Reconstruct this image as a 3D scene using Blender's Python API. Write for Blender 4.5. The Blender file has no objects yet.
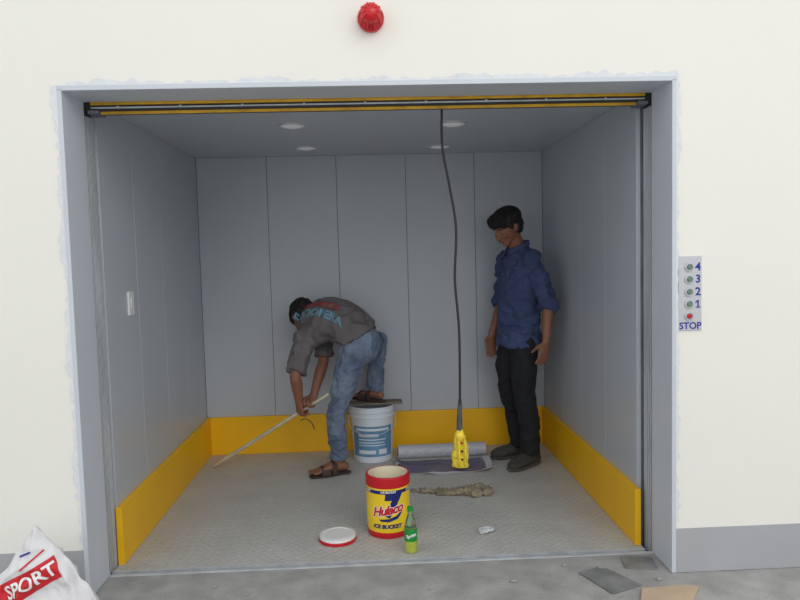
import bpy, bmesh, math, random
from mathutils import Vector, Matrix, noise
from mathutils.bvhtree import BVHTree
random.seed(4)
V=Vector
sc=bpy.context.scene
sc.view_settings.view_transform='Standard'
COL=sc.collection

# ---------------- materials ----------------
def lin(c):
    c=c/255.0
    return c/12.92 if c<=0.04045 else ((c+0.055)/1.055)**2.4
def rgb(r,g,b): return (lin(r),lin(g),lin(b),1)
def mat(name,col,rough=0.6,metal=0.0,ns=8,na=0.08,bump=0.0,bs=60,emit=0,trans=0,col2=None,stretch=None,spec=0.5):
    m=bpy.data.materials.new(name); m.use_nodes=True
    nt=m.node_tree; n=nt.nodes; l=nt.links; b=n['Principled BSDF']
    c=rgb(*col)
    tc=n.new('ShaderNodeTexCoord'); src=tc.outputs['Object']
    if stretch:
        mp=n.new('ShaderNodeMapping'); mp.inputs['Scale'].default_value=stretch
        l.new(src,mp.inputs[0]); src=mp.outputs[0]
    no=n.new('ShaderNodeTexNoise'); no.inputs['Scale'].default_value=ns; no.inputs['Detail'].default_value=5
    l.new(src,no.inputs['Vector'])
    cr=n.new('ShaderNodeValToRGB'); cr.color_ramp.elements[0].position=0.3; cr.color_ramp.elements[1].position=0.7
    c2=rgb(*col2) if col2 else tuple(min(1,x*(1+na)) for x in c[:3])+(1,)
    c1=c if col2 else tuple(x*(1-na) for x in c[:3])+(1,)
    cr.color_ramp.elements[0].color=c1; cr.color_ramp.elements[1].color=c2
    l.new(no.outputs['Fac'],cr.inputs[0]); l.new(cr.outputs[0],b.inputs['Base Color'])
    b.inputs['Roughness'].default_value=rough; b.inputs['Metallic'].default_value=metal
    b.inputs['Specular IOR Level'].default_value=spec
    if bump>0:
        n2=n.new('ShaderNodeTexNoise'); n2.inputs['Scale'].default_value=bs; n2.inputs['Detail'].default_value=6
        l.new(src,n2.inputs['Vector'])
        bp=n.new('ShaderNodeBump'); bp.inputs['Strength'].default_value=bump; bp.inputs['Distance'].default_value=0.01
        l.new(n2.outputs['Fac'],bp.inputs['Height']); l.new(bp.outputs[0],b.inputs['Normal'])
    if emit: b.inputs['Emission Color'].default_value=c; b.inputs['Emission Strength'].default_value=emit
    if trans: b.inputs['Transmission Weight'].default_value=trans
    return m
def treadplate():
    m=mat('treadplate_steel',(190,190,186),0.5,0.0,5,0.08)
    nt=m.node_tree; n=nt.nodes; l=nt.links; b=n['Principled BSDF']
    def M(op,a,bb=None,cc=None):
        x=n.new('ShaderNodeMath'); x.operation=op
        for i,v in enumerate((a,bb,cc)):
            if v is None: continue
            if isinstance(v,(int,float)): x.inputs[i].default_value=v
            else: l.new(v,x.inputs[i])
        return x.outputs[0]
    tc=n.new('ShaderNodeTexCoord'); mp=n.new('ShaderNodeMapping'); mp.inputs['Scale'].default_value=(30,30,30)
    mp.inputs['Rotation'].default_value=(0,0,math.radians(45))
    l.new(tc.outputs['Object'],mp.inputs[0]); sp=n.new('ShaderNodeSeparateXYZ'); l.new(mp.outputs[0],sp.inputs[0])
    X,Y=sp.outputs[0],sp.outputs[1]
    fx=M('SUBTRACT',M('FRACT',X),0.5); fy=M('SUBTRACT',M('FRACT',Y),0.5)
    par=M('FLOORED_MODULO',M('ADD',M('FLOOR',X),M('FLOOR',Y)),2.0)
    def mix(a,c): return M('ADD',M('MULTIPLY',a,M('SUBTRACT',1.0,par)),M('MULTIPLY',c,par))
    a=mix(fx,fy); c=mix(fy,fx)
    d=M('SQRT',M('ADD',M('POWER',M('MULTIPLY',M('ABSOLUTE',a),2.1),2.0),M('POWER',M('MULTIPLY',M('ABSOLUTE',c),6.5),2.0)))
    h=M('MAXIMUM',0.0,M('SUBTRACT',1.0,d))
    bp=n.new('ShaderNodeBump'); bp.inputs['Strength'].default_value=0.9; bp.inputs['Distance'].default_value=0.006
    l.new(h,bp.inputs['Height']); l.new(bp.outputs[0],b.inputs['Normal'])
    cr=[x for x in n if x.type=='VALTORGB'][0]
    mx=n.new('ShaderNodeMix'); mx.data_type='RGBA'
    l.new(M('MINIMUM',1.0,M('MULTIPLY',h,1.4)),mx.inputs[0]); l.new(cr.outputs[0],mx.inputs[6]); mx.inputs[7].default_value=rgb(220,220,215)
    l.new(mx.outputs[2],b.inputs['Base Color'])
    return m
M_WALL=mat('cream_paint',(244,243,236),0.85,ns=2,na=0.012,bump=0.08,bs=90)
M_PUTTY=mat('white_putty',(228,232,236),0.9,ns=20,na=0.05,bump=0.3,bs=60)
M_GREY=mat('grey_paint',(176,178,182),0.7,ns=4,na=0.04)
M_CONC=mat('concrete',(148,148,146),0.9,ns=7,na=0.1,bump=0.6,bs=90,col2=(178,178,175))
M_FRAME=mat('frame_painted_steel',(208,214,223),0.4,ns=2,na=0.03)
M_PANEL=mat('lift_panel_steel',(187,193,201),0.34,ns=1.5,na=0.035,bump=0.02,bs=14)
M_CEIL=mat('lift_ceiling_steel',(194,200,208),0.28,ns=1.5,na=0.03)
M_YEL=mat('yellow_paint',(252,192,14),0.45,ns=3,na=0.05)
M_YEL2=mat('yellow_track_paint',(222,172,40),0.45,ns=15,na=0.2)
M_DARK=mat('dark_gap',(58,58,60),0.8)
M_RBACK=mat('rail_recess',(112,116,122),0.6,ns=6,na=0.25)
M_GROOVE=mat('rail_groove',(44,46,50),0.7)
M_STEEL=mat('galvanised_steel',(196,201,206),0.4,0.1,ns=12,na=0.18,stretch=(1,1,.2))
M_TREAD=treadplate()
M_WHITE=mat('white_plastic',(232,234,234),0.4,ns=4,na=0.02)
M_CREAM=mat('cream_liner',(232,222,192),0.45,ns=4,na=0.03)
M_EYE=mat('eye_white',(150,135,128),0.5)
M_PAIL=mat('white_pail_plastic',(222,230,240),0.45,ns=4,na=0.03)
M_BLUEL=mat('blue_label',(104,152,190),0.5,ns=12,na=0.2)
M_RED=mat('red_plastic',(200,22,34),0.35,ns=5,na=0.05)
M_REDL=mat('red_lamp_dome',(205,22,34),0.2,ns=5,na=0.05)
M_BYEL=mat('bucket_yellow',(252,216,40),0.35,ns=5,na=0.03)
M_NAVY=mat('navy_print',(24,34,110),0.4)
M_BLUEP=mat('blue_print',(30,50,150),0.5)
M_BLACK=mat('black_print',(40,40,44),0.5)
M_WPRINT=mat('white_print',(245,245,245),0.5)
M_RPRINT=mat('red_print',(206,30,40),0.5)
M_SKIN=mat('skin',(142,96,75),0.55,ns=10,na=0.06)
M_HAIR=mat('black_hair',(18,16,18),0.6,ns=60,na=0.4,bump=0.6,bs=90,stretch=(1,1,0.3))
M_BSHIRT=mat('blue_work_shirt',(64,76,114),0.9,ns=7,na=0.16,bump=0.2,bs=200)
M_BTROU=mat('black_trousers',(26,28,35),0.85,ns=8,na=0.15,bump=0.1,bs=200)
M_GSHIRT=mat('grey_shirt',(104,100,102),0.9,ns=7,na=0.1,bump=0.15,bs=200)
M_DENIM=mat('denim',(74,90,116),0.85,ns=6,bump=0.2,bs=260,col2=(134,150,171))
M_SHOE=mat('dusty_shoe',(70,66,64),0.8,ns=20,na=0.2)
M_SOLE=mat('shoe_sole',(86,82,78),0.8)
M_SANDAL=mat('brown_sandal',(66,50,46),0.7,ns=20,na=0.2)
M_BELT=mat('brown_belt',(60,40,32),0.6)
M_LIP=mat('lip',(120,70,62),0.6)
M_WOOD=mat('pale_wood',(206,196,174),0.7,ns=6,na=0.15,stretch=(1,1,6))
M_BOARD=mat('grey_board',(122,114,104),0.8,ns=8,na=0.15)
M_CABLE=mat('black_cable',(36,37,38),0.6)
M_TAPE=mat('grey_tape',(74,78,82),0.5,ns=60,na=0.4)
M_PYEL=mat('pendant_yellow',(226,200,54),0.5,ns=40,na=0.25)
M_FILM=mat('purple_film',(78,76,102),0.3,ns=6,na=0.25,col2=(112,110,134))
M_FILMW=mat('film_white',(190,190,196),0.5,ns=12,na=0.08)
M_ROLL=mat('film_roll',(190,192,200),0.45,ns=60,na=0.12)
M_RAG=mat('rag_cloth',(146,138,118),0.95,ns=18,na=0.3,bump=0.4,bs=60)
M_PAPER=mat('crumpled_plastic',(205,210,212),0.4,ns=20,na=0.1)
M_GREEN=mat('bottle_green',(196,236,200),0.05,ns=5,na=0.03,trans=0.9)
M_GLAB=mat('green_label',(24,150,64),0.4,ns=5,na=0.05)
M_BTN=mat('button_face',(110,140,120),0.3,0.3)
M_CAPG=mat('green_cap',(30,150,70),0.4)
M_LIQ=mat('yellow_liquid_plastic',(218,230,96),0.08,ns=5,na=0.05,trans=0.45)
M_BAG=mat('woven_sack',(228,228,230),0.6,ns=8,na=0.05,bump=0.2,bs=80)
M_CARD=mat('cardboard',(194,172,146),0.9,ns=10,na=0.1)
M_PLATE=mat('steel_offcut',(112,116,118),0.45,0.1,ns=9,na=0.12,col2=(150,152,152))
M_LAMP=mat('lamp_diffuser',(220,225,228),0.5,emit=0.15)
M_BRUSH=mat('brushed_steel',(204,206,210),0.35,0.3,ns=10,na=0.05,stretch=(1,1,20))

# ---------------- helpers ----------------
def tag(o,label,cat,group=None):
    o["label"]=label; o["category"]=cat
    if group: o["group"]=group
    return o
def struct(o,label=None):
    o["kind"]="structure"
    if label: o["label"]=label
    return o
def empty(name,loc,rz=0,label=None,cat=None):
    e=bpy.data.objects.new(name,None); e.empty_display_size=0.1; COL.objects.link(e)
    e.location=loc; e.rotation_euler=(0,0,rz)
    if label: tag(e,label,cat)
    return e
def from_bm(name,bm,mats,parent=None,smooth=False,loc=None,bevel=0,segs=2):
    bmesh.ops.recalc_face_normals(bm,faces=bm.faces)
    me=bpy.data.meshes.new(name); bm.to_mesh(me); bm.free()
    if not isinstance(mats,(list,tuple)): mats=[mats]
    for m in mats: me.materials.append(m)
    if smooth:
        for p in me.polygons: p.use_smooth=True
    o=bpy.data.objects.new(name,me); COL.objects.link(o)
    if parent: o.parent=parent
    if loc is not None: o.location=loc
    if bevel:
        b=o.modifiers.new('bevel','BEVEL'); b.width=bevel; b.segments=segs; b.limit_method='ANGLE'
    return o
def add_box(bm,lo,hi,mi=0):
    x0,y0,z0=lo; x1,y1,z1=hi
    vs=[bm.verts.new(p) for p in ((x0,y0,z0),(x1,y0,z0),(x1,y1,z0),(x0,y1,z0),(x0,y0,z1),(x1,y0,z1),(x1,y1,z1),(x0,y1,z1))]
    for f in ((0,3,2,1),(4,5,6,7),(0,1,5,4),(1,2,6,5),(2,3,7,6),(3,0,4,7)):
        bm.faces.new([vs[i] for i in f]).material_index=mi
def boxes(name,lst,mats,parent=None,bevel=0,origin=(0,0,0)):
    bm=bmesh.new()
    for b in lst:
        add_box(bm,b[0],b[1],b[2] if len(b)>2 else 0)
    o=from_bm(name,bm,mats,parent,bevel=bevel)
    return o
def lathe(name,prof,mats,parent=None,segs=48,loc=None,closed_bottom=True,closed_top=True,bevel=0):
    bm=bmesh.new(); rings=[]
    for p in prof:
        rings.append([bm.verts.new((p[0]*math.sin(2*math.pi*i/segs),-p[0]*math.cos(2*math.pi*i/segs),p[1])) for i in range(segs)])
    for k in range(len(rings)-1):
        mi=prof[k][2] if len(prof[k])>2 else 0
        for i in range(segs):
            f=bm.faces.new((rings[k][i],rings[k][(i+1)%segs],rings[k+1][(i+1)%segs],rings[k+1][i])); f.material_index=mi
    if closed_bottom: bm.faces.new(rings[0][::-1]).material_index=prof[0][2] if len(prof[0])>2 else 0
    if closed_top: bm.faces.new(rings[-1]).material_index=prof[-1][2] if len(prof[-1])>2 else 0
    o=from_bm(name,bm,mats,parent,loc=loc,smooth=True)
    e=o.modifiers.new('edge','EDGE_SPLIT'); e.split_angle=math.radians(35)
    return o
def cat(ps,t,i):
    p0=ps[max(i-1,0)];p1=ps[i];p2=ps[i+1];p3=ps[min(i+2,len(ps)-1)]
    return 0.5*((2*p1)+(p2-p0)*t+(2*p0-5*p1+4*p2-p3)*t*t+(3*p1-p0-3*p2+p3)*t*t*t)
def resample(pts,n):
    out=[]
    for i in range(len(pts)-1):
        for k in range(n): out.append(cat(pts,k/n,i))
    out.append(pts[-1]); return out
class Blob:
    def __init__(s): s.bm=bmesh.new(); s.M=Matrix.Identity(4)
    def loft(s,path,radii,side=(1,0,0),cap=(1,1),n=5,seg=20,smoothp=True,mi=0):
        path=[V(p) for p in path]
        rr=[V((r,r,0)) if not isinstance(r,(tuple,list)) else V((r[0],r[1],0)) for r in radii]
        sides=[V(x) for x in side] if isinstance(side,list) else [V(side)]*len(path)
        if smoothp and len(path)>1:
            path=resample(path,n); rr=resample(rr,n); sides=resample(sides,n)
        rings=[]
        N=len(path)
        def ring(c,u,v,a,b):
            rings.append([s.bm.verts.new(s.M@(c+u*(a*math.cos(2*math.pi*k/seg))+v*(b*math.sin(2*math.pi*k/seg)))) for k in range(seg)])
        for i in range(N):
            t=(path[min(i+1,N-1)]-path[max(i-1,0)]).normalized()
            u=sides[i]-t*sides[i].dot(t)
            if u.length<1e-3: u=t.orthogonal()
            u.normalize(); v=t.cross(u)
            a,b=max(rr[i].x,.001),max(rr[i].y,.001)
            if i==0 and cap[0]:
                for an in (80,55,28):
                    ring(path[0]-t*min(a,b)*math.sin(math.radians(an))*cap[0],u,v,a*math.cos(math.radians(an)),b*math.cos(math.radians(an)))
            ring(path[i],u,v,a,b)
            if i==N-1 and cap[1]:
                for an in (28,55,80):
                    ring(path[-1]+t*min(a,b)*math.sin(math.radians(an))*cap[1],u,v,a*math.cos(math.radians(an)),b*math.cos(math.radians(an)))
        for k in range(len(rings)-1):
            for i in range(seg):
                s.bm.faces.new((rings[k][i],rings[k][(i+1)%seg],rings[k+1][(i+1)%seg],rings[k+1][i])).material_index=mi
        s.bm.faces.new(rings[0][::-1]).material_index=mi; s.bm.faces.new(rings[-1]).material_index=mi
    def ball(s,c,r,rot=None,mi=0):
        if not isinstance(r,(tuple,list)): r=(r,r,r)
        M=s.M@Matrix.Translation(V(c))@(rot.to_4x4() if rot else Matrix.Identity(4))@Matrix.Diagonal((r[0],r[1],r[2],1))
        bmesh.ops.create_uvsphere(s.bm,u_segments=20,v_segments=12,radius=1,matrix=M)
    def done(s,name,m,parent=None,voxel=0.008,smooth=4,wr=0,wf=12,ws=(1,1,1),offset=None):
        if offset is not None: bmesh.ops.translate(s.bm,verts=s.bm.verts,vec=-V(offset))
        o=from_bm(name,s.bm,m,None,smooth=True)
        if voxel:
            r=o.modifiers.new('r','REMESH'); r.mode='VOXEL'; r.voxel_size=voxel; r.use_smooth_shade=True
            if smooth:
                q=o.modifiers.new('s','SMOOTH'); q.factor=0.5; q.iterations=smooth
            dg=bpy.context.evaluated_depsgraph_get(); me=bpy.data.meshes.new_from_object(o.evaluated_get(dg))
            o.modifiers.clear(); old=o.data; o.data=me; me.name=name
            if not me.materials: me.materials.append(m if not isinstance(m,(list,tuple)) else m[0])
            if wr:
                nrm=[v.normal.copy() for v in me.vertices]
                for v,nn in zip(me.vertices,nrm):
                    p=V((v.co.x*ws[0],v.co.y*ws[1],v.co.z*ws[2]))*wf
                    p+=V((noise.noise(p*.7),noise.noise(p*.7+V((9,1,2))),noise.noise(p*.7+V((3,7,5)))))*.8
                    q=noise.noise(p)+0.35*noise.noise(p*2.3+V((5,3,1)))
                    v.co+=nn*(wr*(0.85-abs(q)*2.4))
            for p in me.polygons: p.use_smooth=True
        if parent: o.parent=parent
        return o
def tube(name,pts,r,m,parent=None,n=6,seg=12,side=(1,0,0),radii=None,cap=(0.5,0.5)):
    b=Blob(); b.loft(pts,radii or [r]*len(pts),side=side,n=n,seg=seg,cap=cap)
    return from_bm(name,b.bm,m,parent,smooth=True)
def flat_bm_text(txt,size,bold=0.0,shear=0,spacing=1):
    cu=bpy.data.curves.new('t','FONT'); cu.body=txt; cu.size=size; cu.align_x='CENTER'; cu.align_y='CENTER'; cu.offset=bold; cu.shear=shear; cu.resolution_u=4
    cu.space_character=spacing
    o=bpy.data.objects.new('t',cu); COL.objects.link(o)
    dg=bpy.context.evaluated_depsgraph_get(); me=bpy.data.meshes.new_from_object(o.evaluated_get(dg))
    bm=bmesh.new(); bm.from_mesh(me); bpy.data.objects.remove(o); bpy.data.meshes.remove(me)
    return bm
def flat_bm_polys(*polys):
    bm=bmesh.new()
    for pts in polys: bm.faces.new([bm.verts.new((x,y,0)) for x,y in pts])
    bmesh.ops.triangulate(bm,faces=bm.faces); return bm
def flat_bm_poly(pts): return flat_bm_polys(pts)
def decal(name,bm,fn,m,parent=None,step=0.01,loc2=(0,0),rot=0,cuty=False):
    bmesh.ops.transform(bm,matrix=Matrix.Translation((loc2[0],loc2[1],0))@Matrix.Rotation(rot,4,'Z'),verts=bm.verts)
    if step:
        for ax in ((0,1) if cuty else (0,)):
            xs=[v.co[ax] for v in bm.verts]; x=min(xs)+step
            while x<max(xs):
                co=[0,0,0]; co[ax]=x; no=[0,0,0]; no[ax]=1
                bmesh.ops.bisect_plane(bm,geom=bm.verts[:]+bm.edges[:]+bm.faces[:],plane_co=co,plane_no=no); x+=step
    for v in bm.verts: v.co=fn(v.co.x,v.co.y)
    me=bpy.data.meshes.new(name); bm.to_mesh(me); bm.free(); me.materials.append(m)
    o=bpy.data.objects.new(name,me); COL.objects.link(o)
    if parent: o.parent=parent
    return o

# ---------------- setting ----------------
XL,XR=-1.195,1.235
EL,ER=-1.190,1.208
YR=.20
YF,YB=0.32,2.02
ZT,ZC=2.050,2.068
struct(boxes('wall_front',[((-6,0,0),(XL,YR,4.2)),((XR,0,0),(6,YR,4.2)),((XL,0,ZT),(XR,YR,4.2)),
    ((-1.6,YR,.002),(XL-.045,YF,2.6)),((XR+.045,YR,.002),(1.6,YF,2.6)),((XL-.045,YR,ZT+.02),(XR+.045,YF,2.6))],M_WALL))
def panels(name,axis,pos,thick,a0,a1,z0,z1,n,m,dark):
    bm=bmesh.new(); w=(a1-a0)/n; g=0.0025
    for i in range(n):
        lo,hi=a0+i*w+g/2,a0+(i+1)*w-g/2
        if axis=='y': add_box(bm,(lo,pos,z0),(hi,pos+.02,z1))
        elif axis=='l': add_box(bm,(pos-.02,lo,z0),(pos,hi,z1))
        else: add_box(bm,(pos,lo,z0),(pos+.02,hi,z1))
    if axis=='y': add_box(bm,(a0-.1,pos+.02,z0),(a1+.1,pos+thick,z1+.1),1)
    elif axis=='l': add_box(bm,(pos-thick,a0,z0),(pos-.02,a1+.12,z1+.1),1)
    else: add_box(bm,(pos+.02,a0,z0),(pos+thick,a1+.12,z1+.1),1)
    return from_bm(name,bm,[m,dark],bevel=0.0012,segs=1)
struct(panels('wall_back','y',YB,.1,EL,ER,0,ZC,5,M_PANEL,M_DARK))
struct(panels('wall_left','l',EL,.12,YF,YB,0,ZC,4,M_PANEL,M_RBACK))
struct(panels('wall_right','r',ER,.12,YF,YB,0,ZC,4,M_PANEL,M_RBACK))
bm=bmesh.new()
for i in range(2):
    w=(YB-YF)/2; add_box(bm,(EL,YF+i*w+.0015,ZC),(ER,YF+(i+1)*w-.0015,ZC+.02))
add_box(bm,(EL-.12,YF,ZC+.02),(ER+.12,YB+.1,ZC+.1),1)
struct(from_bm('ceiling',bm,[M_CEIL,M_DARK]))
struct(boxes('floor',[((EL,.235,-.05),(ER,YB,0))],M_TREAD))
struct(boxes('floor',[((-6,-9,-.1),(6,YR,-.002))],M_CONC))
struct(boxes('floor',[((-1.6,YR,-.16),(1.6,YF+.05,-.052)),((-1.6,YR,-.06),(XL-.046,YF+.05,.001)),((XR+.046,YR,-.06),(1.6,YF+.05,.001)),
    ((-1.6,YF,-.06),(EL-.001,YF+.05,-.0005)),((ER+.001,YF,-.06),(1.6,YF+.05,-.0005))],M_RBACK),'dark pit gap below the lift sill')
KH=.265
struct(boxes('baseboard_back',[((EL+.028,YB-.028,0),(ER-.028,YB,KH))],M_YEL,bevel=.003))
struct(boxes('baseboard_left',[((EL,YF-.02,0),(EL+.028,YB,KH))],M_YEL,bevel=.003))
struct(boxes('baseboard_right',[((ER-.028,YF-.05,0),(ER,YB,KH))],M_YEL,bevel=.003))
struct(boxes('baseboard_front',[((-6,-.004,0),(XL-.012,0,.205)),((XR+.012,-.004,0),(6,0,.190))],M_GREY))
struct(boxes('trim_1',[((XL-.012,-.006,0),(XL+.006,YR,ZT)),((XR-.006,-.006,0),(XR+.012,YR,ZT)),((XL-.012,-.006,ZT-.006),(XR+.012,YR,ZT+.014))],M_FRAME,bevel=.002),'pale blue-grey painted steel lift door frame')
bm=bmesh.new()
def strip(p0,p1,nrm,w,am):
    p0,p1,nrm=V(p0),V(p1),V(nrm); N=180; prev=None
    for i in range(N+1):
        t=i/N; a=p0.lerp(p1,t); ww=w+am*noise.noise(V((t*14,p0.x*3,p0.z)))+am*.9*noise.noise(V((t*70,p0.x,9)))
        ww=max(.002,ww)
        q=[bm.verts.new(a),bm.verts.new(a+nrm*ww)]
        if prev: bm.faces.new((prev[0],q[0],q[1],prev[1]))
        prev=q
strip((XL-.012,-.0035,.205),(XL-.012,-.0035,ZT+.014),(-1,0,0),.014,.022)
strip((XR+.012,-.0035,.19),(XR+.012,-.0035,ZT+.014),(1,0,0),.010,.016)
strip((XL-.02,-.0035,ZT+.014),(XR+.02,-.0035,ZT+.014),(0,0,1),.014,.020)
struct(from_bm('trim_2',bm,M_PUTTY),'uneven white putty edge around the door frame')
ZR=ZT-.055
def guide(x,s,lab):
    def bx(a,b,y0,y1,mi=0,z0=-.05):
        xa,xb=x-s*a,x-s*b
        return ((min(xa,xb),y0,z0),(max(xa,xb),y1,ZR),mi)
    L=[bx(.044,.034,YR+.001,YF-.001,1)]
    L+=[bx(.034,.004,YR+.002,YR+.007,2),bx(.034,.002,YR+.007,YR+.017),bx(.034,.006,YR+.017,YR+.027,2),bx(.034,.002,YR+.027,YR+.040),
        bx(.034,.006,YR+.040,YR+.048,2),bx(.034,.000,YR+.048,YR+.060),bx(.034,.006,YR+.060,YR+.072,2),bx(.034,.000,YR+.072,YR+.086),bx(.034,.006,YR+.086,YR+.094,2),bx(.034,.000,YR+.094,YR+.104)]
    o=boxes('door_guide_rail',L,[M_STEEL,M_RBACK,M_GROOVE])
    return tag(o,lab,'door rail','vertical guide rails of the lift door')
guide(XL,1,'tall vertical galvanised steel lift door guide rail with grooves')
guide(XR,-1,'tall vertical galvanised steel lift door guide rail with grooves')
tk=empty('door_track',(0,.262,ZT-.05),0,'yellow-edged horizontal steel track with dark slot above the lift opening','door track')
boxes('track_channel',[((XL,-.045,.012),(XR,.052,.066))],M_DARK,tk)
boxes('track_lip',[((XL+.03,-.056,.034),(XR-.03,-.045,.046))],M_YEL2,tk,.001)
boxes('track_lip',[((XL+.03,-.030,.000),(XR-.03,-.020,.012))],M_YEL2,tk,.001)
boxes('track_slot_bar',[((XL+.03,-.052,.020),(XR-.03,-.044,.026))],M_STEEL,tk,.001)
for i in range(9):
    b=Blob(); x=-1.05+i*.26; b.loft([(x,-.058,.024),(x,-.045,.024)],[.006,.006],side=(1,0,0),seg=6,cap=(0,0)); from_bm('bolt',b.bm,M_STEEL,tk)
for x in (-1.155,1.195):
    boxes('track_bracket',[((x-.022,-.058,-.002),(x+.022,.03,.012))],M_RBACK,tk,.002)
struct(boxes('trim_3',[((XL,YR-.01,-.01),(XR,YR+.004,.003)),((EL,.228,-.01),(ER,.240,.003))],M_STEEL),'steel door sill strips')

def lamp(x,y):
    e=empty('ceiling_lamp',(x,y,ZC),0,'round white recessed ceiling lamp with a steel rim','lamp'); e["group"]='recessed ceiling lamps'
    lathe('lamp_rim',[(.062,0),(.063,-.006),(.078,-.005),(.080,0)],M_BRUSH,e,40,closed_top=False,closed_bottom=False)
    lathe('diffuser',[(.0625,-.001),(.05,-.004),(.01,-.005)],M_LAMP,e,40,closed_bottom=False)
for x,y in ((-.40,.92),(-.40,1.67),(.455,.95),(.46,1.72)): lamp(x,y)

sw=empty('wall_switch',(EL,.62,1.17),0,'small white plastic switch plate on the steel lift wall','switch')
boxes('switch_plate',[((0,-.035,-.058),(.010,.035,.058))],M_WHITE,sw,bevel=.003)
boxes('rocker',[((.010,-.014,-.024),(.014,.014,.024))],M_WHITE,sw,bevel=.002)

si=empty('alarm_beacon',(.022,0,2.300),0,'round red ribbed warning beacon mounted on the cream wall','alarm light')
o=lathe('beacon_base',[(.048,0),(.052,.004),(.052,.022),(.045,.026)],M_RED,si,40); o.rotation_euler=(math.radians(90),0,0)
prof=[(.044,.026)]
for k in range(5): prof+=[(.0455-.001*k,.027+.011*k),(.0415-.001*k,.033+.011*k)]
prof+=[(.036,.086),(.026,.096),(.012,.101),(.002,.102)]
o=lathe('beacon_dome',prof,M_REDL,si,40); o.rotation_euler=(math.radians(90),0,0)
for k in range(10):
    a=k*math.pi/5; r=.0455
    b=Blob(); b.loft([(r*math.cos(a),-.028,r*math.sin(a)),(.042*math.cos(a),-.075,.042*math.sin(a)),(.022*math.cos(a),-.099,.022*math.sin(a))],[.0022]*3,seg=8,n=3); from_bm('dome_rib',b.bm,M_RED,si,smooth=True)

cp=empty('call_panel',(1.305,0,1.183),0,'narrow steel call button plate with floor numbers and stop button','button panel')
boxes('panel_plate',[((-.048,-.006,-.154),(.048,0,.154))],M_BRUSH,cp,bevel=.002)
for i,(t,z) in enumerate((('4',.108),('3',.058),('2',.006),('1',-.044),('',-.094))):
    o=lathe('button_ring',[(.019,0),(.019,.005),(.014,.008),(.012,.003)],M_STEEL,cp,28,loc=(-.006,-.006,z)); o.rotation_euler=(math.radians(90),0,0)
    o=lathe('button',[(.0095,0),(.0095,.008),(.007,.010)],M_BTN if i<4 else M_RED,cp,24,loc=(-.006,-.006,z)); o.rotation_euler=(math.radians(90),0,0)
    if t=='1':
        decal('lettering',flat_bm_polys([(-.0005,-.016),(.0055,-.016),(.0055,.016),(-.0005,.016)],[(-.0005,.016),(-.009,.009),(-.009,.003),(-.0005,.009)],[(-.007,-.016),(-.0005,-.016),(-.0005,-.0115),(-.007,-.0115)],[(.0055,-.016),(.012,-.016),(.012,-.0115),(.0055,-.0115)]),lambda x,y:V((x,-.0068,y)),M_BLUEP,cp,0,loc2=(.030,z))
    elif t: decal('lettering',flat_bm_text(t,.046,.0012),lambda x,y:V((x,-.0068,y)),M_BLUEP,cp,0,loc2=(.032,z))
decal('lettering',flat_bm_text('STOP',.039,.001),lambda x,y:V((x,-.0068,y)),M_BLUEP,cp,0,loc2=(0,-.135))

# pendant control with cable
oz=ZT-.052
pd=empty('pendant_control',(.371,.258,oz),0,'yellow hanging push-button pendant on a long black cable','pendant control')
cpts=[(.322,oz),(.322,1.84),(.352,1.66),(.376,1.48),(.365,1.256),(.378,1.03),(.376,.716),(.371,.572)]
tube('cable',[(x-.371,0.01*math.sin(z*5),z-oz) for x,z in cpts],.0055,M_CABLE,pd,n=8,cap=(0,.5))
tube('tape_wrap',[(.377-.371,0,.72-oz),(.374-.371,0,.65-oz),(0,0,.560-oz)],.011,M_TAPE,pd,radii=[.007,.012,.014])
b=Blob(); b.loft([(0,0,.574-oz),(.002,0,.548-oz),(.004,0,.49-oz),(.002,0,.412-oz)],[(.016,.014),(.024,.022),(.032,.026),(.037,.028)],n=3,cap=(1,.3),seg=28)
b.ball((-.024,-.006,.455-oz),(.014,.018,.03)); b.ball((.026,-.01,.50-oz),(.010,.016,.026))
b.done('housing',M_PYEL,pd,voxel=.004,smooth=1,wr=.003,wf=40)
for i,z in enumerate((.525,.487,.450)):
    o=lathe('push_button',[(.005,0),(.005,.010),(.003,.012)],M_BLACK if i else M_RED,pd,20,loc=(.004,-.022,z-oz)); o.rotation_euler=(math.radians(90),0,math.radians(25))
for s in (-1,1): tube('button_guard',[(s*.014+.004,-.018,.541-oz),(s*.014+.006,-.040,.525-oz),(s*.014+.006,-.042,.435-oz),(s*.014+.004,-.022,.422-oz)],.005,M_PYEL,pd,n=4)
lathe('rubber_end',[(.024,.399-oz),(.030,.404-oz),(.032,.410-oz)],M_BLACK,pd,24)

# ---------------- ice bucket ----------------
ib=empty('ice_bucket',(.046,.560,0),0,'open yellow and red round insulated ice bucket with printed logo','ice bucket')
lathe('bucket_body',[(.100,0,0),(.104,.005,0),(.1055,.028,0),(.105,.031,1),(.1065,.034,1),(.1075,.12,1),(.1075,.220,1),(.108,.222,2),(.1085,.224,2),(.1085,.240,1),(.108,.242,1),(.1075,.248,0),(.110,.250,0),(.1105,.275,0),(.110,.296,0),(.106,.301,0),(.098,.301,3),(.088,.298,3),(.085,.290,3),(.080,.05,3)],[M_RED,M_BYEL,M_NAVY,M_CREAM],ib,64)
def cyl(r,z0): return lambda x,y:V((r*math.sin(x/r),-r*math.cos(x/r),y+z0))
for k in range(5):
    a=k*math.tau/5
    decal('band_lettering',flat_bm_text('ICE BUCKET',.014,.0005),lambda x,y,a=a:V((.109*math.sin(x/.109+a),-.109*math.cos(x/.109+a),y+.232)),M_WPRINT,ib,.008)
decal('lettering',flat_bm_text('7',.140,.010,.12),cyl(.1080,.160),M_NAVY,ib,.008,loc2=(.010,0))
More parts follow.
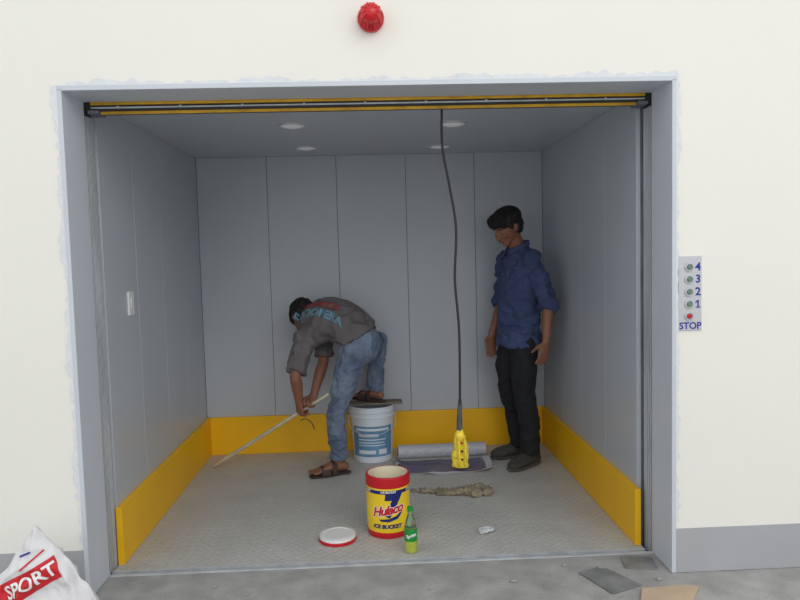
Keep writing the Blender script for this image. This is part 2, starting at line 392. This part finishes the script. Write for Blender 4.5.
decal('logo_swoosh',flat_bm_polys([(-.050,-.040),(-.04,-.050),(.0,-.052),(.0,-.036)],[(.0,-.036),(.0,-.052),(.045,-.038),(.040,-.022)],[(.040,-.022),(.045,-.038),(.068,-.012),(.074,.010)]),cyl(.1083,.138),M_NAVY,ib,.008)
decal('lettering',flat_bm_text('Hulaco',.061,.0050,.4,.90),cyl(.1088,.142),M_WPRINT,ib,.008,rot=.17,loc2=(-.008,0))
decal('lettering',flat_bm_text('Hulaco',.061,.0022,.4,.90),cyl(.1094,.142),M_RPRINT,ib,.008,rot=.17,loc2=(-.008,0))
decal('lettering',flat_bm_text('ICE BUCKET',.0265,.0015,.2),cyl(.1080,.062),M_NAVY,ib,.008,loc2=(-.010,0))
ld=empty('bucket_lid',(-.205,.480,0),0,'round white bucket lid with red rim lying on the lift floor','lid')
lathe('lid_rim',[(.080,0,0),(.090,.002,0),(.092,.014,0),(.089,.018,0)],M_RED,ld,48)
lathe('lid_top',[(.089,.0175),(.087,.030),(.070,.033),(.066,.030),(.03,.029),(.002,.029)],M_WHITE,ld,48)

bt=empty('soda_bottle',(.142,.310,0),0,'small clear soda bottle with green label and yellow-green liquid','bottle')
lathe('bottle_body',[(.022,.0),(.027,.004),(.029,.012),(.028,.03),(.0295,.045),(.0295,.105,1),(.028,.120,1),(.022,.150,1),(.014,.172,1),(.0115,.182,1),(.0115,.195,1)],[M_LIQ,M_GREEN],bt,36)
lathe('bottle_label',[(.0300,.058),(.0302,.059),(.0302,.112),(.0300,.113)],M_GLAB,bt,36,closed_bottom=False,closed_top=False)
lathe('bottle_cap',[(.013,.194),(.0140,.195),(.0140,.212),(.012,.214)],M_CAPG,bt,24)
decal('lettering',flat_bm_text('Sprite',.021,.0008,.2),cyl(.0306,.086),M_WPRINT,bt,.004,rot=.25)

# paint pail
pb=empty('paint_pail',(-.03,1.79,0),0,'white plastic paint pail with blue printed label, plank on top','bucket')
pr=[(.122,0),(.129,.004),(.145,.30),(.153,.302),(.153,.310),(.146,.312),(.147,.335),(.155,.337),(.155,.345),(.148,.347),(.150,.366),(.155,.368),(.155,.374),(.145,.374),(.143,.360),(.128,.02)]
lathe('pail_body',pr,M_PAIL,pb,56)
def cone(x,y):
    r=.1295+(.145-.129)*(y/.30)+.0008; return V((r*math.sin(x/r),-r*math.cos(x/r),y))
decal('pail_label',flat_bm_poly([(-.15,.045),(.15,.045),(.15,.250),(-.15,.250)]),cone,M_BLUEL,pb,.01)
def cone2(x,y): 
    v=cone(x,y); return V((v.x*1.006,v.y*1.006,v.z))
for (a,b_,c,d) in ((-.12,.12,.220,.236),(-.10,.04,.18,.200),(-.10,.09,.158,.165),(-.10,.08,.138,.144),(-.10,.09,.120,.126),(-.10,.02,.065,.09),(.04,.1,.06,.095)):
    decal('label_panel',flat_bm_poly([(a,c),(b_,c),(b_,d),(a,d)]),cone2,M_PAIL,pb,.01)
tube('bail_handle',[(-.154,0,.325),(-.153,-.05,.24),(-.09,-.128,.21),(0,-.163,.19),(.09,-.128,.21),(.153,-.05,.24),(.154,0,.325)],.0025,M_STEEL,pb)
bd=boxes('wooden_board',[((-.20,-.055,0),(.19,.055,.014))],M_BOARD,bevel=.002); bd.location=(-.015,1.79,.3745); bd.rotation_euler=(0,0,.05)
tag(bd,'short grey-brown plank lying across the top of the pail','board')

# film roll and sheet
rl=empty('film_roll',(.430,1.755,0),0,'roll of pale plastic film lying on the floor','plastic roll')
b=Blob(); Rr=.045
b.loft([(-.292,.0,Rr),(.30,.015,Rr)],[Rr,Rr],side=(0,0,1),cap=(0,0),seg=36,smoothp=False); from_bm('rolled_film',b.bm,M_ROLL,rl,smooth=True).modifiers.new('e','EDGE_SPLIT').split_angle=.6
for s,y in ((-.293,0),(.301,.015)):
    for r in (.036,.026,.016):
        b=Blob(); pts=[(s,y+r*math.cos(t*math.pi/8),Rr+r*math.sin(t*math.pi/8)) for t in range(17)]
        b.loft(pts,[.0015]*17,n=1,seg=6,side=(1,0,0)); from_bm('film_layer',b.bm,M_FILM,rl,smooth=True)
bm=bmesh.new(); NX,NY=110,50; g=[]
for i in range(NX+1):
    row=[]
    for j in range(NY+1):
        u=i/NX; w=j/NY
        y0=1.385+.03*noise.noise(V((u*2.5,1,1)))+.07*abs(u-.5)
        x0=.115+.03*noise.noise(V((w*3,5,1))); x1=.725+.04*noise.noise(V((w*3,8,1)))
        x=x0+u*(x1-x0); y=y0+w*(1.685-y0)
        q=V((x*5+y*3,y*9-x*2,2)); h=.004+.022*max(0,.5-abs(noise.noise(q))*2.2)
        h+=.050*max(0,(u-.80)/.20)**2*(.4+.6*w)+.035*max(0,(.14-u)/.14)**2
        h*=(1-.5*max(0,w-.6)/.4)
        row.append(bm.verts.new((x,y,h)))
    g.append(row)
for i in range(NX):
    for j in range(NY):
        f=bm.faces.new((g[i][j],g[i+1][j],g[i+1][j+1],g[i][j+1]))
        f.material_index=1 if (j<3 or i<2 or i>NX-8) else 0
o=from_bm('plastic_sheet',bm,[M_FILM,M_FILMW],smooth=True); o.modifiers.new('s','SOLIDIFY').thickness=.002
tag(o,'creased dark purple-grey plastic sheet with pale edge beside the roll','plastic sheet')

# rag
b=Blob()
rag=[((.12,1.265,.006),(.22,1.235,.008),(.33,1.22,.010),(.42,1.20,.020)),((.17,1.29,.006),(.28,1.255,.008),(.38,1.23,.016),(.50,1.19,.020)),((.26,1.20,.006),(.34,1.19,.010),(.44,1.18,.018))]
for r in rag: b.loft(r,[(.005,.004)]+[(.010,.006)]*(len(r)-2)+[(.022,.012)],n=5,side=(0,1,0))
for x,y,z,r in ((.45,1.19,.022,.038),(.50,1.20,.026,.040),(.54,1.17,.020,.034),(.48,1.155,.018,.034),(.41,1.20,.016,.030),(.555,1.205,.014,.026)): b.ball((x,y,z),(r,r*.85,r*.62))
o=b.done('cleaning_rag',M_RAG,voxel=.004,smooth=1,wr=.011,wf=32); o.location=(.068,-.17,.004); tag(o,'crumpled brown-grey rag lying on the lift floor','rag')
b=Blob(); b.ball((.0,.02,.012),(.038,.026,.010)); b.ball((-.02,.0,.01),(.022,.02,.008))
o=b.done('crumpled_wrapper',M_PAPER,voxel=.003,smooth=1,wr=.005,wf=60); o.location=(.525,.475,.002); tag(o,'small crumpled clear plastic wrapper on the floor','wrapper')

# sack
bm=bmesh.new(); N1,N2=70,46; g=[]
for s in (-1,1):
    gg=[]
    for i in range(N1+1):
        row=[]
        for j in range(N2+1):
            u=-1+2*i/N1; w=j/N2
            du=u+.08
            H=.05+.36*max(0,1-abs(du)/(.95 if du>0 else .9))**.8+.02*noise.noise(V((u*7,1,2)))
            z=H*w
            th=.085*(1-abs(u)**3)*(math.sin(math.pi*(w*.85+.15)))**.5 if w<1 else 0
            x=u*.29*(1-.12*w)+.02*w
            p=V((x*9,z*9,s*3))
            fold=abs(noise.noise(p))*.055+abs(noise.noise(p*2.6+V((4,4,4))))*.016
            y=s*max(.004,th-fold*min(1,(1-abs(u))*5)) if (0<i<N1 and w<1) else 0
            y+=.02*noise.noise(V((x*7,z*5,0)))
            row.append(bm.verts.new((x,y,max(z,.0))))
        gg.append(row)
    g.append(gg)
for gg in g:
    for i in range(N1):
        for j in range(N2): bm.faces.new((gg[i][j],gg[i+1][j],gg[i+1][j+1],gg[i][j+1]))
bmesh.ops.remove_doubles(bm,verts=bm.verts,dist=.0004)
sk=empty('plastic_sack',(-1.270,-.24,0),0,'slumped crumpled white plastic sack with red printed band by the wall','sack')
o=from_bm('sack_body',bm,M_BAG,sk,smooth=True)
bv=BVHTree.FromPolygons([v.co.copy() for v in o.data.vertices],[tuple(p.vertices) for p in o.data.polygons])
def onbag(off):
    def f(x,y):
        h=bv.ray_cast(V((x,-1,y)),V((0,1,0)))
        return (h[0]+V((0,-off,0))) if h[0] else V((x,-.02,y))
    return f
ROT=.47
decal('print_band',flat_bm_poly([(-.150,-.040),(.092,-.040),(.100,.042),(-.142,.042)]),onbag(.004),M_RPRINT,sk,.004,loc2=(.0,.222),rot=ROT,cuty=True)
decal('lettering',flat_bm_text('SPORT',.066,.0016),onbag(.008),M_WPRINT,sk,.004,loc2=(-.006,.221),rot=ROT,cuty=True)
decal('print_stripe',flat_bm_poly([(-.04,-.003),(.06,-.003),(.06,.003),(-.04,.003)]),onbag(.004),M_RPRINT,sk,.006,loc2=(-.010,.290),rot=ROT+.2,cuty=True)
decal('print_stripe',flat_bm_poly([(-.03,-.003),(.03,-.003),(.03,.003),(-.03,.003)]),onbag(.004),M_BLUEP,sk,.006,loc2=(-.03,.315),rot=ROT,cuty=True)

def plate(name,pts,h,m,lab,cat_,z=0.0,tilt=0):
    bm=bmesh.new(); c=V((sum(p[0] for p in pts)/len(pts),sum(p[1] for p in pts)/len(pts)))
    f=bm.faces.new([bm.verts.new((x-c.x,y-c.y,0)) for x,y in pts])
    r=bmesh.ops.extrude_face_region(bm,geom=[f]); bmesh.ops.translate(bm,verts=[v for v in r['geom'] if isinstance(v,bmesh.types.BMVert)],vec=(0,0,h))
    o=from_bm(name,bm,m,bevel=.0008,segs=1); o.location=(c.x,c.y,z); o.rotation_euler=(tilt,0,0)
    return tag(o,lab,cat_)
plate('steel_offcut',[(.92,-.16),(1.06,-.10),(.97,.055),(.94,.05),(.935,.07),(.84,.03)],.005,M_PLATE,'thin worn grey steel offcut on the concrete sill','metal scrap')
plate('steel_offcut',[(1.05,.05),(1.19,.03),(1.205,.15),(1.07,.16)],.004,M_PLATE,'flat grey steel offcut beside the door jamb','metal scrap',.0)
plate('cardboard_piece',[(1.00,-.24),(1.07,-.225),(1.20,-.25),(1.28,-.14),(1.24,-.12),(1.05,-.13)],.006,M_CARD,'torn flat brown cardboard piece on concrete','cardboard')
for i,(x,y,s) in enumerate(((.55,-.02,.010),(.80,.10,.008),(.72,.02,.006),(-.2,.08,.006),(.2,-.05,.007),(1.15,-.06,.009),(-.7,.05,.007),(-.55,-.03,.006))):
    b=Blob(); b.ball((0,0,s*.5),(s*1.3,s,s*.6)); o=b.done('concrete_chip',M_CONC,voxel=.0015,smooth=0,wr=s*.3,wf=90); o.location=(x,y,-.001)
    tag(o,'small chip of broken concrete lying on the floor','rubble','concrete chips by the sill')

# ---------------- people ----------------
def hand(B,W,D,N,T,curl,s=1.0,tc=.35):
    W,D,N,T=V(W),V(D).normalized(),V(N),V(T)
    N=(N-D*N.dot(D)).normalized(); T=(T-D*T.dot(D)-N*T.dot(N)).normalized()
    B.loft([W-D*.03,W+D*.02*s,W+D*.055*s,W+D*.085*s],[(.026,.020),(.032,.018),(.041,.015),(.040,.012)],side=T,n=3)
    for o,L in ((.030,.072),(.010,.080),(-.0105,.075),(-.0295,.058)):
        p=W+D*.082*s+T*o*s; pts=[p-D*.015]; pts.append(p.copy()); a=0
        for fr in (.45,.30,.25):
            a+=curl; d=D*math.cos(a)+N*math.sin(a)+T*(o*1.2); p=p+d*L*fr*s; pts.append(p.copy())
        B.loft(pts,[.0095,.0092,.0086,.008,.007],side=T,n=3,seg=12)
    p=W+D*.025*s+T*.026*s
    d1=(D*.65+T*.75+N*.35).normalized(); d2=(D*.8+T*(.35-.6*tc)+N*(.35+tc)).normalized()
    B.loft([p,p+d1*.036*s,p+d1*.036*s+d2*.030*s,p+d1*.036*s+d2*.052*s],[.014,.011,.0095,.0075],side=N,n=3,seg=12)
def head(B,M):
    old=B.M; B.M=M
    B.ball((0,.012,.025),(.072,.090,.085)); B.ball((0,-.022,-.022),(.059,.062,.082))
    B.ball((0,-.048,-.085),(.030,.028,.022)); B.ball((0,-.01,-.055),(.054,.055,.045))
    B.loft([(0,-.080,.012),(0,-.090,-.012),(0,-.101,-.030)],[.008,.010,.013],n=3,seg=12)
    B.ball((-.012,-.088,-.034),.009); B.ball((.012,-.088,-.034),.009)
    B.ball((0,-.072,.024),(.044,.016,.011)); B.ball((0,-.083,-.054),(.022,.009,.006)); B.ball((0,-.081,-.064),(.019,.009,.006))
    for s in (-1,1):
        B.ball((s*.036,-.062,-.025),(.018,.018,.018))
        B.ball((s*.072,.008,-.006),(.009,.018,.030)); B.ball((s*.077,.014,.004),(.006,.014,.018))
    B.M=old
def face_parts(M,parent):
    for s in (-1,1):
        b=Blob(); b.M=M; b.ball((s*.028,-.0760,.001),(.011,.005,.0030)); from_bm('eye',b.bm,M_EYE,parent,smooth=True)
        b=Blob(); b.M=M; b.ball((s*.028+.001,-.0785,.001),(.0052,.0035,.0032)); from_bm('iris',b.bm,M_HAIR,parent,smooth=True)
        b=Blob(); b.M=M; b.loft([(s*.012,-.086,.022),(s*.028,-.084,.027),(s*.044,-.073,.023)],[.002,.0026,.0015],n=4,seg=8); from_bm('eyebrow',b.bm,M_HAIR,parent,smooth=True)
    b=Blob(); b.M=M; b.loft([(-.020,-.088,-.059),(0,-.0925,-.058),(.020,-.088,-.059)],[.0015,.0028,.0015],n=4,seg=8); from_bm('mouth',b.bm,M_LIP,parent,smooth=True)
def hair(M,parent,fr=True,offset=None,full=0):
    b=Blob(); b.M=M
    b.ball((0,.022,.052),(.083+full,.096+full,.066+full)); b.ball((0,.050,.005),(.078,.062+full,.078)); b.ball((0,-.022,.075),(.068,.066,.036+full))
    for s in (-1,1):
        b.loft([(s*.070,.0,.06),(s*.076,-.016,.03),(s*.074,-.020,.004)],[(.012,.024),(.009,.020),(.005,.012)],side=(1,0,0),n=3)
        b.loft([(s*.06,.05,.04),(s*.066,.045,-.02),(s*.055,.05,-.055)],[(.02,.03),(.016,.026),(.008,.018)],side=(1,0,0),n=3)
    if fr:
        for x,xe,ze in ((-.055,-.064,.034),(-.038,-.047,.032),(-.020,-.030,.032),(-.003,-.012,.034),(.015,.008,.034),(.034,.028,.036),(.054,.056,.034)):
            b.loft([(x,-.030,.092),(x,-.070,.078),(xe,-.084+abs(xe)*.28,ze)],[(.018,.014),(.017,.011),(.009,.005)],side=(1,0,0),n=4,seg=10)
    return b.done('hair',M_HAIR,parent,voxel=.0045,smooth=3,wr=.005,wf=30,ws=(1.8,1,.6),offset=offset)

# --- standing worker ---
P=empty('person',(.925,1.585,0),math.radians(-66),'standing person in blue work shirt and black trousers, head bowed','person')
HM=Matrix.Translation((0,-.072,1.526))@Matrix.Rotation(math.radians(6),4,'Z')@Matrix.Rotation(math.radians(27),4,'X')
B=Blob(); head(B,HM)
B.loft([(0,.03,1.34),(0,.005,1.41),(0,-.035,1.48)],[(.060,.056),(.050,.052),(.050,.054)],cap=(0,1))
B.loft([(0,.01,.80),(0,.01,.92),(0,.015,1.05),(0,.015,1.20),(0,.02,1.29),(0,.025,1.36)],[(.11,.075),(.105,.07),(.10,.065),(.11,.07),(.10,.06),(.055,.045)],cap=(.4,.3))
LE=(.216,.080,1.045); LW=(.228,.050,.815); RE=(-.210,.030,1.045); RW=(-.205,-.055,.825)
LSh,RSh=(.138,.02,1.312),(-.138,.02,1.312)
for S,E,W in ((LSh,LE,LW),(RSh,RE,RW)):
    S,E,W=V(S),V(E),V(W)
    B.loft([S,S.lerp(E,.5),E,E.lerp(W,.35),W],[.034,.034,.034,.035,.024],n=4)
hand(B,LW,(-.02,-.22,-1),(-1,-.1,0),(0,-1,.1),.20)
hand(B,RW,(.02,-.16,-1),(1,-.1,0),(0,-1,.1),.22)
LA=[(.085,.005,.82),(.095,-.02,.62),(.095,-.012,.45),(.10,.025,.28),(.10,.035,.085)]
for s in (-1,1):
    yo=-.02 if s>0 else .03
    B.loft([(s*x,y+yo*(1-z/.9),z) for x,y,z in LA],[.062,.058,.044,.044,.034],n=4)
    B.loft([(s*.10,.05+yo,.045),(s*.105,-.02+yo,.04),(s*.112,-.11+yo,.03)],[(.026,.026),(.030,.024),(.030,.014)],side=(1,0,0),n=3)
B.done('body',M_SKIN,P,voxel=.0045,smooth=2)
face_parts(HM,P); hair(HM,P,full=.009)
B=Blob()
B.loft([(0,.012,.770),(0,.012,.86),(0,.012,.98),(0,.015,1.12),(0,.018,1.24),(0,.022,1.32),(0,.022,1.375),(0,.014,1.405)],[(.160,.130),(.152,.122),(.146,.114),(.152,.114),(.155,.108),(.140,.094),(.090,.074),(.062,.062)],cap=(0,0))
for S,E,W in ((LSh,LE,LW),(RSh,RE,RW)):
    S,E,W=V(S),V(E),V(W)
    B.loft([S,S.lerp(E,.5),E,E.lerp(W,.14)],[.062,.057,.055,.054],n=5,cap=(1,0))
    c=E.lerp(W,.02); B.loft([c,E.lerp(W,.16)],[.060,.059],n=2,cap=(0,0))
B.done('shirt',M_BSHIRT,P,voxel=.006,smooth=2,wr=.017,wf=10,ws=(1,1,1.3))
B=Blob()
for s in (-1,1):
    B.loft([(0,.080,1.425),(s*.055,.055,1.425),(s*.066,.0,1.400),(s*.030,-.068,1.365),(s*.045,-.095,1.335)],[(.008,.022),(.008,.022),(.008,.022),(.007,.022),(.004,.008)],side=[V((0,1,0)),V((s*1,.5,0)),V((s*1,-.2,0)),V((s*.5,-1,0)),V((0,-1,0))],n=4,seg=12)
B.done('collar',M_BSHIRT,P,voxel=.005,smooth=2)
B=Blob()
B.loft([(0,.012,.88),(0,.012,.84),(0,.015,.77)],[(.108,.078),(.124,.093),(.136,.104)],cap=(0,.5))
for s in (-1,1):
    yo=-.02 if s>0 else .03
    B.loft([(s*x,y+yo*(1-z/.9),z) for x,y,z in [(.080,.008,.79)]+LA[1:-1]]+[(s*.10,.035+yo,.075)],[.080,.080,.068,.062,.057],n=5,cap=(1,0))
B.done('trousers',M_BTROU,P,voxel=.007,smooth=3,wr=.008,wf=8)
def shoe(parent,base,ang,m1,m2):
    M=Matrix.Translation(base)@Matrix.Rotation(ang,4,'Z')
    b=Blob(); b.M=M
    b.loft([(0,.075,.045),(0,.03,.055),(0,-.06,.048),(0,-.13,.040),(0,-.165,.034)],[(.036,.032),(.042,.044),(.049,.038),(.048,.030),(.036,.022)],n=4,side=(1,0,0),cap=(.8,.8))
    b.loft([(0,.055,.04),(0,.045,.10)],[(.036,.045),(.042,.048)],n=3,cap=(0,0))
    b.loft([(0,-.005,.07),(0,-.07,.055)],[(.038,.034),(.040,.026)],n=3)
    o=b.done('shoe',m1,parent,voxel=.005,smooth=3,wr=.003,wf=25)
    b=Blob(); b.M=M
    b.loft([(0,.080,.013),(0,.03,.013),(0,-.06,.013),(0,-.13,.013),(0,-.165,.014)],[(.036,.012),(.041,.012),(.050,.012),(.049,.012),(.036,.011)],n=4,side=(1,0,0),cap=(2.2,2.2))
    b.done('sole',m2,o,voxel=.004,smooth=2)
    for k in range(4):
        b=Blob(); b.M=M; y=-.03-.022*k; b.loft([(-.024,y,.082-.007*k),(0,y-.002,.090-.008*k),(.024,y,.082-.007*k)],[.003]*3,n=3,seg=8); from_bm('lace',b.bm,m2,o,smooth=True)
shoe(P,(.10,.00,0),math.radians(14),M_SHOE,M_SOLE)
shoe(P,(-.10,.05,0),math.radians(-12),M_SHOE,M_SOLE)

# --- bending worker ---
OB=V((-.27,1.50,0))
Q=empty('person',OB+V((.005,-.03,0)),0,'bending person in grey shirt and jeans, one foot on pail','person')
LHIP,LKN,LAN=V((-.135,1.50,.78)),V((-.25,1.465,.415)),V((-.255,1.50,.075))
RHIP,RKN,RAN=V((-.060,1.625,.775)),V((.014,1.885,.790)),V((-.012,1.815,.460))
spine=[V((-.070,1.565,.80)),V((-.13,1.58,.895)),V((-.225,1.605,.962)),V((-.325,1.63,.972)),V((-.405,1.655,.942)),V((-.435,1.670,.925))]
s0=V((-.6,-.8,0)); s1=V((-.30,-.80,-.42))
sides=[s0.lerp(s1,t) for t in (0,.3,.6,.9,1,1)]
LS,LEb,LW2=V((-.425,1.50,.875)),V((-.490,1.40,.655)),V((-.484,1.485,.475))
RS,REb,RW2=V((-.345,1.77,.975)),V((-.340,1.72,.70)),V((-.400,1.585,.50))
HB=Matrix.Translation((-.458,1.725,.975))@Matrix.Rotation(math.radians(-152),4,'Z')@Matrix.Rotation(math.radians(70),4,'X')
B=Blob(); head(B,HB)
B.loft([spine[3].lerp(spine[4],.6),V((-.425,1.68,.95)),V((-.455,1.70,.965))],[.056,.054,.054],cap=(1,1))
B.loft(spine,[(.12,.085),(.11,.075),(.11,.075),(.12,.075),(.09,.06),(.05,.045)],side=sides,cap=(.5,.5))
B.loft([LS,LS.lerp(LEb,.5),LEb,LEb.lerp(LW2,.35),LW2],[.040,.038,.034,.036,.024],n=4)
B.loft([RS,RS.lerp(REb,.5),REb,REb.lerp(RW2,.35),RW2],[.040,.038,.034,.036,.024],n=4)
stA,stB=V((-1.085,1.74,.012)),V((-.30,1.47,.52)); sd=(stB-stA).normalized()
hand(B,LW2,(.02,.35,-1),(.55,.35,.25),(-.6,.3,-.2),1.05,tc=.9)
hand(B,RW2,(-.30,-.55,-.75),(-.2,-.5,.8),(-.8,.4,0),1.0,tc=.9)
B.loft([LHIP,LHIP.lerp(LKN,.5),LKN,LKN.lerp(LAN,.4),LAN],[.062,.054,.044,.042,.032],n=4)
B.loft([RHIP,RHIP.lerp(RKN,.5),RKN,RKN.lerp(RAN,.4),RAN],[.060,.052,.042,.040,.032],n=4)
def foot(B,an,d,zg):
    d=V(d).normalized(); sdv=V((-d.y,d.x,0)); a=V((an.x,an.y,0))
    B.loft([a-d*.045+V((0,0,zg+.032)),a+V((0,0,zg+.045)),a+d*.07+V((0,0,zg+.034)),a+d*.135+V((0,0,zg+.020))],[(.026,.026),(.032,.038),(.040,.024),(.044,.012)],side=sdv,n=4)
    for k in range(5):
        o=-.034+.017*k; b0=a+d*.13+sdv*o; e=a+d*(.165+(.012 if k==0 else .006 if k<3 else -.008))+sdv*o
        B.loft([b0+V((0,0,zg+.017)),e+V((0,0,zg+.012))],[.010 if k else .013,.008 if k else .011],side=sdv,n=2,seg=10)
fdL=V((-1,-.30,0)); fdR=V((-.75,.5,0))
ZB=.3895
foot(B,LAN,fdL,.018); foot(B,RAN,fdR,ZB+.016)
B.done('body',M_SKIN,Q,voxel=.0045,smooth=2,offset=OB)
hair(HB,Q,False,OB,.004)
def sandal(an,d,zg,m):
    d=V(d).normalized(); sdv=V((-d.y,d.x,0)); a=V((an.x,an.y,zg))
    b=Blob(); b.loft([a-d*.06+V((0,0,.009)),a+V((0,0,.009)),a+d*.09+V((0,0,.009)),a+d*.165+V((0,0,.009))],[(.034,.009),(.036,.009),(.047,.009),(.042,.009)],side=sdv,n=4,cap=(2.5,2.5))
    o=b.done('sandal',m,Q,voxel=.004,smooth=2,offset=OB)
    for (f,hh,ww) in ((.085,.066,.030),(.03,.094,.016)):
        b=Blob(); c=a+d*f
        b.loft([c-sdv*.047+V((0,0,.014)),c-sdv*.040+V((0,0,hh*.72)),c+V((0,0,hh)),c+sdv*.040+V((0,0,hh*.72)),c+sdv*.047+V((0,0,.014))],[(ww,.003)]*5,side=d,n=5,cap=(0,0))
        from_bm('sandal_strap',b.bm,m,o,smooth=True).location=-OB
sandal(LAN,fdL,0,M_SANDAL); sandal(RAN,fdR,ZB,M_SANDAL)
# jeans
B=Blob()
B.loft([V((-.070,1.56,.750)),V((-.085,1.565,.80)),V((-.112,1.575,.865)),V((-.150,1.585,.905))],[(.120,.090),(.135,.104),(.134,.106),(.124,.094)],side=[s0,s0,s0,s0.lerp(s1,.3)],cap=(.6,0))
B.loft([LHIP,LHIP.lerp(LKN,.35),LHIP.lerp(LKN,.7),LKN,LKN.lerp(LAN,.4),LAN+V((0,0,.035))],[.084,.077,.065,.059,.055,.054],n=5,cap=(.8,0))
B.loft([RHIP,RHIP.lerp(RKN,.5),RKN,RKN.lerp(RAN,.4),RAN+V((0,0,.0))],[.080,.070,.062,.053,.051],n=5,cap=(.8,0))
jn=B.done('jeans',M_DENIM,Q,voxel=.006,smooth=1,wr=.013,wf=13,offset=OB)
# shirt
B=Blob()
sp=[V((-.105,1.575,.862))]+spine[1:5]+[V((-.430,1.668,.935))]
B.loft(sp,[(.150,.122),(.154,.122),(.158,.124),(.168,.120),(.130,.098),(.075,.070)],side=[sides[0].lerp(sides[1],.6)]+sides[1:],cap=(0,0))
B.loft([LS,LS.lerp(LEb,.5),LEb.lerp(LS,.08)],[.070,.063,.062],n=5,cap=(1,0))
B.loft([RS,RS.lerp(REb,.5),REb.lerp(RS,.08)],[.066,.060,.058],n=5,cap=(1,0))
B.loft([V((-.37,1.60,.91)),LS],[.094,.072],n=3); B.loft([V((-.35,1.66,.95)),RS],[.094,.068],n=3)
sh=B.done('shirt',M_GSHIRT,Q,voxel=.006,smooth=2,wr=.014,wf=9,offset=OB)
b=Blob(); b.loft([V((-.096,1.572,.845)),V((-.108,1.576,.862))],[(.147,.119),(.147,.119)],side=s0,n=2,cap=(0,0),seg=40)
b.done('belt',M_BELT,Q,voxel=.005,smooth=1,offset=OB)
bv2=BVHTree.FromPolygons([v.co.copy() for v in sh.data.vertices],[tuple(p.vertices) for p in sh.data.polygons])
ax=(spine[1]-spine[4]).normalized(); lat=-s1.normalized(); lat=(lat-ax*lat.dot(ax)).normalized()
up=ax.cross(lat)
if up.z<0: up=-up
pd_=(up*.75-lat*.65).normalized(); uv=pd_.cross(ax)
if uv.z<0: uv=-uv
cen=spine[3].lerp(spine[2],.05)-OB
def onback(x,y):
    yy=y-1.6*x*x
    p=cen+ax*x+uv*yy
    h=bv2.ray_cast(p+pd_*.4,-pd_)
    return (h[0]+pd_*.005) if h[0] else p+pd_*.12
M_PB=mat('pale_blue_print',(104,146,166),0.8,ns=40,na=.3); M_PR=mat('faded_red_print',(160,62,62),0.8,ns=40,na=.3)
decal('lettering',flat_bm_text('COOPERA',.070,.0030),onback,M_PB,sh,.005,loc2=(0.0,.000),cuty=True)
decal('lettering',flat_bm_text('COSEVCO',.056,.0028),onback,M_PR,sh,.005,loc2=(-.01,.070),cuty=True)

pl=tube('wooden_pole',[tuple(stA-stA),tuple((stB-stA)*.5),tuple(stB-stA)],.011,M_WOOD,None,n=4,radii=[.013,.0115,.010]); pl.location=stA+V((.005,-.03,0))
tag(pl,'long pale wooden pole resting on the floor, held by bending worker','pole')
st=tube('cord',[(0,0,0),(.03,-.02,.015),(.07,-.03,-.01),(.085,-.03,-.05)],.003,M_CABLE); st.location=(-.47,1.44,.36)
tag(st,'short black cord dangling from the bending worker hand','cord')

# ---------------- light, world, camera ----------------
w=bpy.data.worlds.new('world'); sc.world=w; w.use_nodes=True
bg=w.node_tree.nodes['Background']; bg.inputs[0].default_value=(0.975,0.985,1.0,1); bg.inputs[1].default_value=0.97
ld_=bpy.data.lights.new('daylight_area','AREA'); ld_.shape='RECTANGLE'; ld_.size=5; ld_.size_y=3; ld_.energy=110; ld_.color=(1,.985,.955)
lo=bpy.data.objects.new('daylight_area',ld_); COL.objects.link(lo); lo.location=(2.2,-6.0,5.0)
lo.rotation_euler=(V((-.3,.6,.6))-lo.location).to_track_quat('-Z','Y').to_euler()
cd=bpy.data.cameras.new('camera'); cd.sensor_width=36; cd.lens=680/800*36; cam=bpy.data.objects.new('camera',cd); COL.objects.link(cam)
R_=Matrix.Rotation(math.radians(-2.26),4,'Z')@Matrix.Rotation(math.radians(90-3.85),4,'X')@Matrix.Rotation(math.radians(-1.5),4,'Z')
cam.matrix_world=Matrix.Translation((0,-2.75,1.375))@R_
sc.camera=cam
